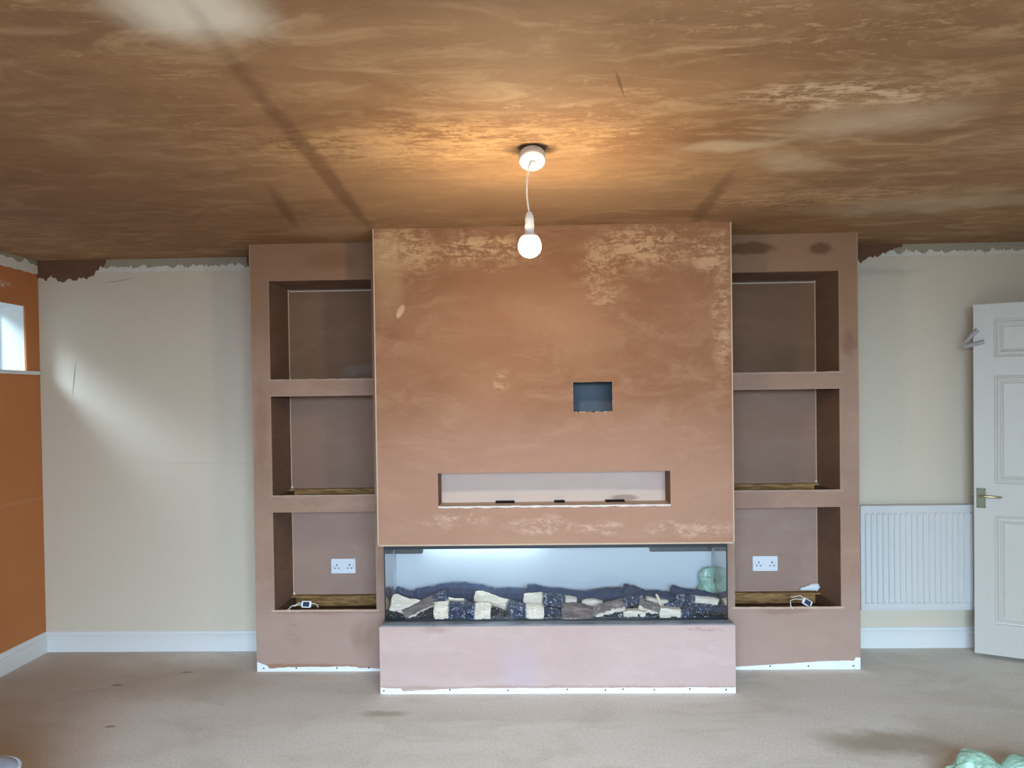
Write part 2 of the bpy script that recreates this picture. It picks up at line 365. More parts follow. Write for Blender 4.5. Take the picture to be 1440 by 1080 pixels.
def box(bm, x0, x1, y0, y1, z0, z1, bevel=0):
    r = bmesh.ops.create_cube(bm, size=1)
    for v in r['verts']:
        v.co = Vector(((x0+x1)/2 + v.co.x*(x1-x0), (y0+y1)/2 + v.co.y*(y1-y0), (z0+z1)/2 + v.co.z*(z1-z0)))
    if bevel:
        es = list({e for v in r['verts'] for e in v.link_edges})
        bmesh.ops.bevel(bm, geom=es, offset=bevel, segments=2, affect='EDGES')
    return bm
def B(*a, **k): return box(bmesh.new(), *a, **k)
def tube(bm, pts, r, n=10, cap=True):
    pts = [Vector(p) for p in pts]; rings = []
    for i, p in enumerate(pts):
        d = (pts[min(i+1, len(pts)-1)] - pts[max(i-1, 0)]).normalized()
        a = d.orthogonal().normalized() if abs(d.z) > .9 else d.cross(Vector((0, 0, 1))).normalized()
        if abs(d.z) > .9: a = Vector((1, 0, 0)); a = (a - d*a.dot(d)).normalized()
        b = d.cross(a); rr = r[i] if isinstance(r, (list, tuple)) else r
        rings.append([bm.verts.new(p + (a*math.cos(2*math.pi*k/n) + b*math.sin(2*math.pi*k/n))*rr) for k in range(n)])
    for i in range(len(rings)-1):
        for k in range(n): bm.faces.new((rings[i][k], rings[i][(k+1) % n], rings[i+1][(k+1) % n], rings[i+1][k]))
    if cap: bm.faces.new(rings[0]); bm.faces.new(rings[-1])
    return bm
def lathe(bm, prof, c, n=32):
    rings = []
    for r, z in prof: rings.append([bm.verts.new((c[0]+r*math.cos(2*math.pi*k/n), c[1]+r*math.sin(2*math.pi*k/n), c[2]+z)) for k in range(n)])
    for i in range(len(rings)-1):
        for k in range(n): bm.faces.new((rings[i][k], rings[i][(k+1) % n], rings[i+1][(k+1) % n], rings[i+1][k]))
    bm.faces.new(rings[0]); bm.faces.new(rings[-1]); return bm
def plate(x0, x1, z0, z1, y0, y1, holes=()):
    """board in the XZ plane, y0 (front) to y1 (back), with true rectangular openings"""
    bm = bmesh.new()
    xs = sorted({x0, x1} | {h[0] for h in holes} | {h[1] for h in holes}); zs = sorted({z0, z1} | {h[2] for h in holes} | {h[3] for h in holes})
    xs = [x for x in xs if x0-1e-9 <= x <= x1+1e-9]; zs = [z for z in zs if z0-1e-9 <= z <= z1+1e-9]
    solid = lambda i, j: 0 <= i < len(xs)-1 and 0 <= j < len(zs)-1 and not any(h[0] <= (xs[i]+xs[i+1])/2 <= h[1] and h[2] <= (zs[j]+zs[j+1])/2 <= h[3] for h in holes)
    V = {}
    def v(i, j, y):
        if (i, j, y) not in V: V[i, j, y] = bm.verts.new((xs[i], y, zs[j]))
        return V[i, j, y]
    for i in range(len(xs)-1):
        for j in range(len(zs)-1):
            if not solid(i, j): continue
            for y in (y0, y1): bm.faces.new((v(i, j, y), v(i+1, j, y), v(i+1, j+1, y), v(i, j+1, y)))
            for (di, dj, a, b) in ((-1, 0, (i, j), (i, j+1)), (1, 0, (i+1, j), (i+1, j+1)), (0, -1, (i, j), (i+1, j)), (0, 1, (i, j+1), (i+1, j+1))):
                if not solid(i+di, j+dj): bm.faces.new((v(*a, y0), v(*b, y0), v(*b, y1), v(*a, y1)))
    return bm
def ragged(x0, x1, lo, hi, y, th, n=60, jl=0., jh=.01, seed=0, axis='X', fr=9.):
    """thin proud patch on a wall with torn edges; lo/hi: functions or constants giving its z limits along the run"""
    bm = bmesh.new(); f = lambda q, s: q(s) if callable(q) else q
    A = []; fr_ = []
    for i in range(n+1):
        s = i/n; x = x0 + (x1-x0)*s
        a = f(lo, s) + jl*(noise.noise((x*fr, seed, 0)) + .6*noise.noise((x*fr*4, seed, 3)))
        b = f(hi, s) + jh*(noise.noise((x*fr, seed, 7)) + .6*noise.noise((x*fr*4, seed, 9)))
        if b < a+.0005: b = a+.0005
        A.append((x, a, b))
    P = (lambda x, t_, z: (x, y-t_, z)) if axis == 'X' else (lambda x, t_, z: (y+t_, x, z))
    R_ = []
    for x, a, b in A: R_.append((bm.verts.new(P(x, 0, a)), bm.verts.new(P(x, th, a)), bm.verts.new(P(x, th, b)), bm.verts.new(P(x, 0, b))))
    for i in range(n):
        p, q = R_[i], R_[i+1]
        for k in range(4): bm.faces.new((p[k], q[k], q[(k+1) % 4], p[(k+1) % 4]))
    bm.faces.new(R_[0]); bm.faces.new(R_[-1])
    return bm

# ------------------------------------------------------------------ room shell
XL, XR, YB, YR, H = -2.997, 3.25, 4.46, -1.25, 2.4
floor = struct(obj('floor', B(XL-.185, XR+.1, YR-.1, YB+.1, -.1, 0), MAT['carpet']), 'beige twist pile carpet with faint brown stains', 'carpet')
ceiling = struct(obj('ceiling', B(XL-.185, XR+.1, YR-.1, YB+.1, H, H+.1), MAT['ceiling']), 'freshly skimmed brown plaster ceiling drying in patches', 'ceiling')
wb = struct(obj('wall_back', B(XL, XR, YB, YB+.1, 0, H), MAT['cream']), 'cream painted wall behind the alcoves and radiator', 'wall')
# left wall with the small high window opening
WY0, WY1, WZ0, WZ1 = 3.42, 4.34, 1.722, 2.11
bm = bmesh.new()
for a in ((YR, WY0, 0, H), (WY1, YB, 0, H), (WY0, WY1, 0, WZ0), (WY0, WY1, WZ1, H)):
    box(bm, XL-.012, XL, a[0], a[1], a[2], a[3])
wl = struct(obj('wall_left', bm, MAT['orange']), 'orange-brown plastered wall with a small high window', 'wall')
bm = bmesh.new()
for a in ((YR, WY0, 0, H), (WY1, YB+.1, 0, H), (WY0, WY1, 0, WZ0), (WY0, WY1, WZ1, H)):
    box(bm, XL-.185, XL-.012, a[0], a[1], a[2], a[3])
obj('masonry_leaf', bm, MAT['white_paint'], wl)
wr = struct(obj('wall_right', B(XR, XR+.1, YR, YB, 0, H), MAT['cream']), 'cream wall behind the open door, out of frame', 'wall')
struct(obj('wall_rear', plate(XL, XR, 0, H, YR-.1, YR, [(-1.15, 1.75, .06, 2.1)]), MAT['cream']), 'cream wall behind the camera with the wide window', 'wall')
# small window: frame, pane, sill board
w1 = thing('window_1', 'small high white window with a deep white reveal in the orange wall', 'window', (XL-.1, (WY0+WY1)/2, WZ0)); struct(w1)
bm = bmesh.new(); yf, fx = .025, XL-.184
for a in ((WY0, WY0+yf, WZ0, WZ1), (WY1-yf, WY1, WZ0, WZ1), (WY0+yf, WY1-yf, WZ0, WZ0+yf), (WY0+yf, WY1-yf, WZ1-yf, WZ1)):
    box(bm, fx, fx+.016, a[0], a[1], a[2], a[3])
obj('window_frame', bm, MAT['upvc'], w1); obj('pane', B(fx+.006, fx+.010, WY0+yf, WY1-yf, WZ0+yf, WZ1-yf), MAT['glass'], w1)
obj('window_sill', B(XL-.165, XL+.035, WY0-.08, 4.425, WZ0-.02, WZ0+.001, bevel=.006), MAT['white_paint'], w1)
# wide window behind the camera
w2 = thing('window_2', 'wide white framed window behind the camera, out of frame', 'window', (.3, YR-.05, .06)); struct(w2)
bm = bmesh.new()
for a in ((-1.15, -1.09, .06, 2.1), (1.69, 1.75, .06, 2.1), (-1.09, 1.69, .06, .12), (-1.09, 1.69, 2.04, 2.1), (-.21, -.15, .12, 2.04), (.75, .81, .12, 2.04)):
    box(bm, a[0], a[1], YR-.08, YR-.03, a[2], a[3])
obj('window_frame', bm, MAT['upvc'], w2)
for a, b in ((-1.09, -.21), (-.15, .75), (.81, 1.69)): obj('pane', B(a, b, YR-.06, YR-.054, .12, 2.04), MAT['glass'], w2)

# skirting boards: one moulded profile swept along the wall
SK = [(0, 0), (.018, 0), (.018, .078), (.014, .083), (.014, .090), (.017, .094), (.017, .100), (.011, .106), (.010, .114), (.006, .121), (0, .123)]
def skirting(name, p0, p1, label):
    bm = bmesh.new(); p0, p1 = Vector(p0), Vector(p1); d = (p1-p0).normalized(); n_ = Vector((d.y, -d.x, 0))
    ends = []
    for p, m in ((p0, 1), (p1, -1)): ends.append([bm.verts.new(p + n_*a + Vector((0, 0, z))) for a, z in SK])
    for k in range(len(SK)): bm.faces.new((ends[0][k], ends[0][(k+1) % len(SK)], ends[1][(k+1) % len(SK)], ends[1][k]))
    bm.faces.new(ends[0]); bm.faces.new(ends[1])
    return struct(obj(name, bm, MAT['white_paint']), label, 'skirting')
skirting('baseboard_left', (XL, YR, 0), (XL, YB-.018, 0), 'white moulded skirting along the orange wall')
skirting('baseboard_back', (XL+.0, YB, 0), (-1.56, YB, 0), 'white moulded skirting left of the left alcove unit')
skirting('baseboard_back.001', (1.81, YB, 0), (XR, YB, 0), 'white moulded skirting below the radiator')

# remains of the removed coving along the tops of the walls: torn, proud of the wall
obj('coving_scar', ragged(-2.62, -1.565, 2.335, H, YB, .003, 60, .006, 0, 1), MAT['scar_grey'], wb)
obj('coving_scar', ragged(-2.66, -1.62, 2.320, 2.352, YB, .007, 170, .008, .030, 2, fr=22), MAT['scar_white'], wb)
obj('plaster_patch', ragged(-2.997, -2.57, lambda s: 2.295-.012*math.sin(3.1*s)+ (0 if s < .72 else (s-.72)*.30), H, YB, .010, 110, .034, 0, 3, fr=16), MAT['brown_patch'], wb)
obj('plaster_patch', ragged(-1.70, -1.553, lambda s: 2.36-.09*s, H, YB, .009, 40, .04, 0, 4, fr=20), MAT['brown_patch'], wb)
obj('coving_scar', ragged(2.02, XR, 2.345, H, YB, .003, 60, .006, 0, 5), MAT['scar_grey'], wb)
obj('coving_scar', ragged(2.10, XR, 2.330, 2.352, YB, .007, 170, .006, .030, 6, fr=22), MAT['scar_white'], wb)
obj('plaster_patch', ragged(1.805, 2.22, lambda s: 2.305+.0*s + (0 if s < .45 else (s-.45)*.16), H, YB, .009, 90, .030, 0, 8, fr=18), MAT['brown_patch'], wb)
obj('coving_scar', ragged(YR, YB, 2.32, H, XL, .003, 200, .006, 0, 11, 'Y'), MAT['scar_grey'], wl)
obj('coving_scar', ragged(YR, YB-.01, 2.318, 2.375, XL, .007, 300, .008, .024, 12, 'Y', 16), MAT['scar_white'], wl)

# ------------------------------------------------------------------ chimney breast
D0, D1 = 3.786, 4.105
bx0, bx1 = -.791, 1.034
cb = thing('chimney_breast', 'tall plastered chimney breast with square and letterbox recesses above the fire', 'chimney breast', ((bx0+bx1)/2, D1, 0))
HOLE = (.225, .424, 1.449, 1.599); SLOT = (-.475, .714, .968, 1.141)
obj('front_face', plate(bx0, bx1, .769, H, D0, D0+.014, [HOLE, SLOT]), MAT['breast'], cb)
obj('side_face', B(bx0, bx0+.014, D0+.014, D1-.001, .769, H), MAT['breast'], cb)
obj('side_face', B(bx1-.014, bx1, D0+.014, D1-.001, .769, H), MAT['breast'], cb)
obj('underside', B(bx0+.014, bx1-.014, D0+.014, D1-.001, .769, .783), MAT['breast'], cb)
# cable hole: cut board edge + lined cavity behind it
hb = obj('cable_opening', plate(.12, .53, 1.33, 1.70, D1-.06, D1-.05), MAT['cavity'], cb)
bm = bmesh.new()
for a in ((.12, .13, 1.33, 1.70), (.52, .53, 1.33, 1.70), (.13, .52, 1.33, 1.34), (.13, .52, 1.69, 1.70)): box(bm, a[0], a[1], D0+.014, D1-.06, a[2], a[3])
obj('cavity_lining', bm, MAT['cavity'], cb)
bm = bmesh.new(); h0, h1, h2, h3 = HOLE
for k in range(60):     # raw gypsum showing round the cut
    s = random.random(); side = random.choice((0, 1, 2, 3)); q = random.uniform(.004, .010); w_ = random.uniform(.001, .0028)
    if side == 0: box(bm, h0+s*(h1-h0)-q, h0+s*(h1-h0)+q, D0-.0012, D0+.002, h3, h3+w_)
    if side == 1: box(bm, h0+s*(h1-h0)-q, h0+s*(h1-h0)+q, D0-.0012, D0+.002, h2-w_*2.2, h2)
    if side == 2: box(bm, h0-w_, h0, D0-.0012, D0+.002, h2+s*(h3-h2)-q, h2+s*(h3-h2)+q)
    if side == 3: box(bm, h1, h1+w_, D0-.0012, D0+.002, h2+s*(h3-h2)-q, h2+s*(h3-h2)+q)
o = obj('raw_edge', bm, MAT['bead'], cb); o['kind'] = 'stuff'
# letterbox recess
s0, s1, s2, s3 = SLOT; SD = 3.935
obj('recess_back', B(s0-.01, s1+.01, SD, SD+.01, s2-.01, s3+.01), MAT['pale_board'], cb)
obj('recess_side', B(s0-.01, s0, D0+.014, SD, s2-.01, s3+.01), MAT['niche_side'], cb)
obj('recess_side', B(s1, s1+.01, D0+.014, SD, s2-.01, s3+.01), MAT['niche_side'], cb)
obj('recess_top', B(s0, s1, D0+.014, SD, s3, s3+.01), MAT['niche_side'], cb)
obj('recess_sill', B(s0, s1, D0+.014, SD, s2-.01, s2+.001), MAT['bead'], cb)
for a, b in ((-.185, -.085), (.125, .18), (.395, .495)):
    obj('cable_slot', B(a, b, SD-.045, SD-.0005, s2+.0012, s2+.009), MAT['dark'], cb)
o = obj('raw_edge', ragged(s0, s1, s2-.006, s2+.003, D0, .003, 160, .005, .003, 31, fr=20), MAT['white_bead'], cb)
# hearth box under the fire
obj('hearth_face', B(bx0, bx1+.001, D0, D0+.014, 0, .350), MAT['base'], cb)
obj('hearth_side', B(bx0, bx0+.014, D0+.014, D1-.001, 0, .350), MAT['base'], cb)
obj('hearth_side', B(bx1-.013, bx1+.001, D0+.014, D1-.001, 0, .350), MAT['base'], cb)
obj('hearth_top', B(bx0+.014, bx1-.013, D0+.014, D1-.001, .336, .350), MAT['base'], cb)
obj('bare_board_strip', ragged(bx0+.002, bx1, .001, lambda s: .034 if s < .02 else (.030 if s < .06 else (.014+.016*min(1, (s-.06)/.16))), D0, .0018, 140, 0, .004, 15), MAT['white_board'], cb)
for i, x in enumerate((-.772, -.43, -.13, .175, .37, .46, .62, .80, .985)):
    o = obj('screw', tube(bmesh.new(), [(x, D0-.003, .019+.004*(i % 2)), (x, D0-.001, .019+.004*(i % 2))], .0042, 8), MAT['screw'], cb)
# beads down the outer corners
obj('corner_bead', B(bx0-.001, bx0+.005, D0-.0015, D0+.003, .769, H), MAT['bead'], cb)
obj('corner_bead', B(bx1-.005, bx1+.001, D0-.0015, D0+.003, .769, H), MAT['bead'], cb)
obj('corner_bead', B(bx0, bx1, D0-.0015, D0+.003, .767, .775), MAT['bead'], cb)

# ------------------------------------------------------------------ alcove shelf units
def alcove(side):
    L = side < 0
    xo, xi, no, ni = ((-1.553, -.776, -1.450, -.868) if L else (1.805, 1.019, 1.705, 1.119))
    lo, hi = min(xo, xi), max(xo, xi); n0, n1 = min(no, ni), max(no, ni)
    t = thing('alcove_shelf_unit', 'plastered three niche alcove unit left of the chimney breast, beside the bare cream wall' if L else
              'plastered three niche alcove unit right of the chimney breast, beside the radiator', 'alcove unit', ((lo+hi)/2, YB, 0), 'alcove shelf units')
    Z = [(1.642, 2.194), (.993, 1.548), (.347, .898)]
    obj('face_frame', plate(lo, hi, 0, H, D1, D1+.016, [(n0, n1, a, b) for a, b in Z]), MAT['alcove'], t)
    yb = YB-.008
    # outer side of the unit, and the lining of the niches
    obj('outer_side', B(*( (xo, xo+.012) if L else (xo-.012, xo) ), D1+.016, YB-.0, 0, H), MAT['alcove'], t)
    for a, b in Z:
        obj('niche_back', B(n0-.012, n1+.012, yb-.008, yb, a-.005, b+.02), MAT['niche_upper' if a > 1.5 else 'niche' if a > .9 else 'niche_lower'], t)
        zt = a+.001
        obj('niche_side', B(n0-.012, n0, D1+.016, yb-.008, a-.10, b), MAT['niche_side'] , t)
        obj('niche_side', B(n1, n1+.012, D1+.016, yb-.008, a-.10, b), MAT['niche_side'] , t)
        obj('soffit', B(n0-.012, n1+.012, D1+.016, yb-.008, b, b+.012), MAT['niche_side'], t)
        # open timber framing where the shelf boards will go
        obj('timber_rail', B(n0, n1, yb-.046, yb-.009, a-.064, a-.002), MAT['timber'], t)
        obj('timber_rail', B(n0, n1, D1+.016, D1+.040, a-.066, a-.006), MAT['timber_dark'], t)
        for x in (n0, n1-.03): obj('timber_rail', B(x, x+.03, D1+.041, yb-.047, a-.066, a-.012), MAT['timber_dark'], t)
        obj('cavity_floor', B(n0, n1, D1+.016, yb-.009, a-.082, a-.068), MAT['timber_dark'], t)
        obj('raw_lip', ragged(n0-.014, n1+.014, a-.007, a+.002, D1, .004, 60, .003, .002, 40+a*7+side, fr=18), MAT['bead'] if a < .5 else MAT['bead_dark'], t)
        # dried splashes and board offcuts stuck in the back corner
        q = n0 if L else n1
        obj('board_offcut', B(*( (q+.004, q+.015) if L else (q-.015, q-.004) ), yb-.026, yb-.013, a-.001, a+.017, bevel=.003), MAT['white_bead'], t)
        # beads on the opening's upright edges
        for x in ((n0, n0+.003), (n1-.003, n1)): obj('corner_bead', B(x[0], x[1], D1-.001, D1+.004, a, b), MAT['bead_dark'], t)
    obj('edge_bead', B(n0+.012, n1-.002, yb-.014, yb-.008, 2.180, 2.185), MAT['white_bead'], t)
    xb = (n0+.001, n0+.006) if L else (n1-.006, n1-.001)
    for a, b in Z: obj('edge_bead', B(xb[0], xb[1], yb-.012, yb-.008, a, b), MAT['bead'], t)
    # bare board at the foot
    if L:
        f = lambda s: (.056-.02*s/.07 if s < .085 else .016+.012*math.sin(s*3.0)*(1 if s < .75 else .3))
        obj('bare_board_strip', ragged(xo+.001, bx0-.004, .001, f, D1, .0018, 90, 0, .004, 21), MAT['white_board'], t); xs = (-1.515, -1.33, -1.10, -.92)
    else:
        f = lambda s: .012+.036*min(1, s*1.3) + (.018 if s > .965 else 0)
        obj('bare_board_strip', ragged(bx1+.005, xo-.001, .001, f, D1, .0018, 90, 0, .003, 22), MAT['white_board'], t); xs = (1.31, 1.52, 1.765)
    for i, x in enumerate(xs): obj('screw', tube(bmesh.new(), [(x, D1-.003, .02), (x, D1-.001, .02)], .0045, 8), MAT['screw'], t)
    # outer corner bead and header edge
    xe = (xo-.001, xo+.004) if L else (xo-.004, xo+.001)
    obj('corner_bead', B(xe[0], xe[1], D1-.0012, D1+.003, .06, H), MAT['bead_dark'], t)
    return t
alcove(-1); alcove(1)

# ------------------------------------------------------------------ three sided fire
fx0, fx1, fy, fz0, fz1, fbk = -.775, 1.017, 3.857, .3505, .766, 4.19
fp = thing('electric_fireplace', 'long three sided glass electric fire with logs, let into the chimney breast', 'fireplace', ((fx0+fx1)/2, fbk, .3505))
obj('base_tray', B(fx0, fx1, fy-.004, fbk, fz0, fz0+.006), MAT['black_metal'], fp)
obj('front_ledge', B(bx0+.006, bx1-.004, D0+.004, fy-.005, fz0, fz0+.005), MAT['dark_ledge'], fp)
obj('front_rail', B(fx0, fx1, fy-.004, fy+.014, fz0+.006, fz0+.013), MAT['black_metal'], fp)
obj('top_trim', B(fx0, fx1, fy-.003, fy+.016, .736, fz1, bevel=.002), MAT['black_metal'], fp)
obj('top_plate', B(fx0, fx1, fy+.016, fbk, fz1-.010, fz1), MAT['black_metal'], fp)
obj('back_panel', B(fx0, fx1, fbk-.006, fbk, fz0+.012, fz1-.010), MAT['fire_back'], fp)
obj('end_panel', B(fx0, fx0+.004, D1-.002, fbk-.006, fz0+.012, fz1-.010), MAT['fire_back'], fp)
obj('end_panel', B(fx1-.004, fx1, D1-.002, fbk-.006, fz0+.012, fz1-.010), MAT['fire_back'], fp)
obj('front_glass', B(fx0+.005, fx1-.005, fy+.004, fy+.008, fz0+.013, .736), MAT['glass'], fp)
obj('side_glass', B(fx0+.001, fx0+.005, fy+.008, D1-.002, fz0+.006, .739), MAT['side_glass'], fp)
obj('side_glass', B(fx1-.005, fx1-.001, fy+.008, D1-.002, fz0+.006, .739), MAT['side_glass'], fp)
for x in (fx0, fx1-.004): obj('corner_post', B(x, x+.004, fy-.002, fy+.006, fz0+.013, .736), MAT['black_metal'], fp)
for a, b in ((-.765, -.615), (.665, 1.005)): obj('unlit_top_end', B(a, b, fbk-.05, fbk-.008, .652, fz1-.010), MAT['black_metal'], fp)  # black boxes stand in for the unlit ends of the fire's top
obj('led_strip', B(-.60, .05, fbk-.045, fbk-.020, fz1-.0165, fz1-.0105), MAT['led'], fp)

# ember bed: too many chips to count
bm = bmesh.new(); random.seed(3)
box(bm, fx0+.008, fx1-.008, fy+.014, fbk-.012, fz0+.0125, fz0+.018)
for k in range(1500):
    x = random.uniform(fx0+.02, fx1-.02); y = random.uniform(fy+.02, fbk-.02); s = random.uniform(.004, .011)
    r = bmesh.ops.create_icosphere(bm, subdivisions=1, radius=s)
    M = Matrix.Translation((x, y, fz0+.020+s*.4+ (y-fy)*.05)) @ Matrix.Rotation(random.uniform(0, 6), 4, Vector((random.random(), random.random(), random.random()+.1)).normalized())
    for v in r['verts']: v.co = M @ Vector((v.co.x*random.uniform(.8, 1.3), v.co.y*random.uniform(.7, 1.2), v.co.z*random.uniform(.5, .9)))
o = obj('ember_gravel', bm, MAT['gravel'], None, ((fx0+fx1)/2, 4.0, fz0+.012))
tag(o, 'dark ember gravel with pale chips under the logs inside the fire', 'gravel', kind='stuff')

# logs: start, end (world), radius, cross-section, char / bark along the length
LOGS = [
    ((-0.755, 3.93, 0.437), (-0.613, 3.95, 0.407), 0.0416, 'split', [(0, 0), (1, 0)], 0, 0, 'pale wedge shaped split log at the far left end of the fire'),
    ((-0.682, 3.9, 0.38), (-0.46, 3.96, 0.473), 0.0262, 'slab', [(0, 0), (0.62, 0), (0.75, 1), (1, 1)], 1, 0, 'grey barked log leaning up to the right at the left end of the fire'),
    ((-0.519, 3.905, 0.404), (-0.22, 3.905, 0.399), 0.0432, 'split', [(0, 0), (0.2, 0), (0.32, 1), (0.66, 1), (0.8, 0), (1, 0)], 0, 0, 'front log with both ends pale and an ashy black middle, left of centre'),
    ((-0.519, 4.0, 0.423), (-0.372, 4.0, 0.419), 0.0173, 'slab', [(0, 0), (1, 0)], 0, 0, 'thin pale billet behind the front log, left of centre'),
    ((-0.308, 3.99, 0.452), (-0.039, 3.95, 0.392), 0.0307, 'round', [(0, 0), (0.55, 0), (0.75, 1), (1, 1)], 0, 0, 'pale log sloping down right to an ashy end, just left of centre'),
    ((-0.122, 3.9, 0.392), (0.059, 3.9, 0.395), 0.0338, 'slab', [(0, 1), (0.4, 1), (0.6, 0), (1, 0)], 0, 0, 'short front block with ashy left end and pale right end at the centre'),
    ((-0.042, 3.99, 0.439), (0.242, 3.99, 0.421), 0.0326, 'slab', [(0, 0), (0.25, 0), (0.42, 1), (0.72, 1), (0.84, 0), (1, 0)], 0, 0, 'log lying across the centre block, pale at both ends'),
    ((0.067, 3.93, 0.374), (0.188, 3.93, 0.366), 0.0283, 'round', [(0, 1), (1, 1)], 0, 0, 'short ashy black log right of the centre block'),
    ((0.157, 3.9, 0.387), (0.322, 3.9, 0.382), 0.0394, 'slab', [(0, 0), (1, 0)], 1, 0, 'flat grey brown barked block in front, right of centre'),
    ((0.272, 3.99, 0.409), (0.383, 3.99, 0.409), 0.023, 'slab', [(0, 0), (1, 0)], 0, 0, 'small pale billet behind the grey brown block'),
    ((0.322, 3.9, 0.382), (0.483, 3.93, 0.429), 0.0319, 'split', [(0, 0), (0.85, 0), (1, 0.6)], 0.6, 0, 'pale split log with a bark top rising right beside the grey brown block'),
    ((0.466, 3.95, 0.397), (0.587, 3.97, 0.451), 0.0285, 'round', [(0, 1), (1, 1)], 0, 0, 'short ashy black log tilted up, in the right half'),
    ((0.482, 3.9, 0.377), (0.598, 3.9, 0.376), 0.0262, 'slab', [(0, 0), (1, 0)], 0, 0, 'small pale front block under the tilted ashy log'),
    ((0.57, 3.935, 0.423), (0.669, 3.92, 0.389), 0.0303, 'split', [(0, 0), (1, 0)], 0.6, 0, 'pale block with a bark top sloping down right, right half'),
    ((0.659, 3.92, 0.472), (0.684, 3.92, 0.411), 0.006, 'slab', [(0, 0), (1, 0)], 0, 0, 'thin pale splinter standing among the logs in the right half'),
    ((0.614, 4.0, 0.42), (0.729, 4.0, 0.404), 0.0212, 'slab', [(0, 0), (1, 0)], 0, 0, 'pale sliver behind the splinter'),
    ((0.669, 3.9, 0.383), (0.837, 3.9, 0.375), 0.03, 'slab', [(0, 0), (0.55, 0), (0.72, 1), (1, 1)], 0, 0, 'front log pale on the left and ashy on the right, near the right end'),
    ((0.706, 3.96, 0.388), (1.023, 3.96, 0.379), 0.0324, 'round', [(0, 1), (1, 1)], 0, 0, 'long ashy black log lying low at the right end'),
    ((0.773, 3.99, 0.437), (0.997, 3.99, 0.405), 0.0269, 'split', [(0, 1), (0.38, 1), (0.5, 0), (1, 0)], 0, 0, 'log on top at the right end, ashy left and pale right'),
    ((-0.758, 4.075, 0.448), (-0.572, 4.075, 0.399), 0.0392, 'round', [(0, 1), (1, 1)], 0, 1, 'sooty black log in the back row, first from the left'),
    ((-0.636, 4.075, 0.423), (-0.465, 4.075, 0.458), 0.0431, 'round', [(0, 1), (1, 1)], 0, 1, 'sooty black log in the back row, second from the left'),
    ((-0.481, 4.075, 0.458), (-0.216, 4.075, 0.436), 0.047, 'round', [(0, 1), (1, 1)], 0, 1, 'sooty black log in the back row, third from the left'),
    ((-0.22, 4.075, 0.42), (-0.027, 4.075, 0.431), 0.0431, 'round', [(0, 1), (1, 1)], 0, 1, 'sooty black log in the back row, fourth from the left'),
    ((-0.027, 4.075, 0.451), (0.204, 4.075, 0.417), 0.0392, 'round', [(0, 1), (1, 1)], 0, 1, 'sooty black log in the back row, fifth from the left'),
    ((0.11, 4.075, 0.418), (0.294, 4.075, 0.425), 0.0392, 'round', [(0, 1), (1, 1)], 0, 1, 'sooty black log in the back row, sixth from the left'),
    ((0.298, 4.075, 0.413), (0.509, 4.075, 0.427), 0.0392, 'round', [(0, 1), (1, 1)], 0, 1, 'sooty black log in the back row, seventh from the left'),
    ((0.506, 4.075, 0.443), (0.618, 4.075, 0.415), 0.047, 'round', [(0, 1), (1, 1)], 0, 1, 'sooty black log in the back row, eighth from the left'),
    ((0.614, 4.075, 0.411), (0.782, 4.075, 0.406), 0.0392, 'round', [(0, 1), (1, 1)], 0, 1, 'sooty black log in the back row, ninth from the left'),
    ((0.767, 4.075, 0.449), (0.995, 4.075, 0.404), 0.0353, 'round', [(0, 1), (1, 1)], 0, 1, 'sooty black log in the back row, the one nearest the right end')]
def make_log(i, p0, p1, r, shape, char, bark, soot_haze, label):
    rng = random.Random(i*13+5); p0, p1 = Vector(p0), Vector(p1); mid = (p0+p1)/2; L = (p1-p0).length; d = (p1-p0).normalized()
    up = Vector((0, 0, 1)); sd = up.cross(d).normalized(); u2 = d.cross(sd)
    prof = {'split': [(-1, -.85), (-.2, -1), (.95, -.8), (1.05, -.1), (.5, .55), (-.1, 1), (-.7, .75), (-1.05, 0)],
            'slab': [(-1, -.9), (0, -1.0), (1, -.9), (1.05, 0), (.95, .85), (0, 1), (-.95, .9), (-1.05, 0)],
            'round': [(math.cos(a*math.pi/5), math.sin(a*math.pi/5)) for a in range(10)]}[shape]
    bm = bmesh.new(); lc = bm.verts.layers.float.new('char'); lb = bm.verts.layers.float.new('bark'); ls = bm.verts.layers.float.new('soot_haze')
    def key(K, s):
        for (a, va), (b, vb) in zip(K, K[1:]):
            if a <= s <= b: return va + (vb-va)*(s-a)/max(b-a, 1e-6)
        return K[-1][1]
    n = max(8, int(L/.012)); rings = []
    ph = rng.random()*9
    for k in range(n+1):
        s = k/n; ring = []
        rr = r*(1 + .14*noise.noise((s*3.1, ph, 0)) + .05*noise.noise((s*14, ph, 2)))
        if k in (0, n): rr *= .93
        for j, (a, b) in enumerate(prof):
            q = 1 + .10*noise.noise((s*5, j*1.7, ph)) + (.05*rng.uniform(-1, 1))
            off = sd*(a*rr*q) + u2*(b*rr*q)
            bend = u2*(r*.35*noise.noise((s*1.6, ph, 5)))
            sk = d*( (.012*noise.noise((j*.9, ph, 3))) if k in (0, n) else 0)
            v = bm.verts.new(mid + d*(s-.5)*L + off + bend + sk)
            v[lc] = key(char, s); v[lb] = bark if b > -.2 or bark < .5 else bark*.3; v[ls] = soot_haze
            ring.append(v)
        rings.append(ring)
    m_ = len(prof)
    for k in range(n):
        for j in range(m_): bm.faces.new((rings[k][j], rings[k][(j+1) % m_], rings[k+1][(j+1) % m_], rings[k+1][j]))
    for ring in (rings[0], rings[-1]):
        c = bm.verts.new(sum((v.co for v in ring), Vector())/m_); c[lc] = ring[0][lc]; c[lb] = 0; c[ls] = soot_haze
        for j in range(m_): bm.faces.new((ring[j], ring[(j+1) % m_], c))
    o = obj('log', bm, MAT['log'], None, mid - Vector((0, 0, r)))
    tag(o, label, 'log', 'imitation logs in the fire')
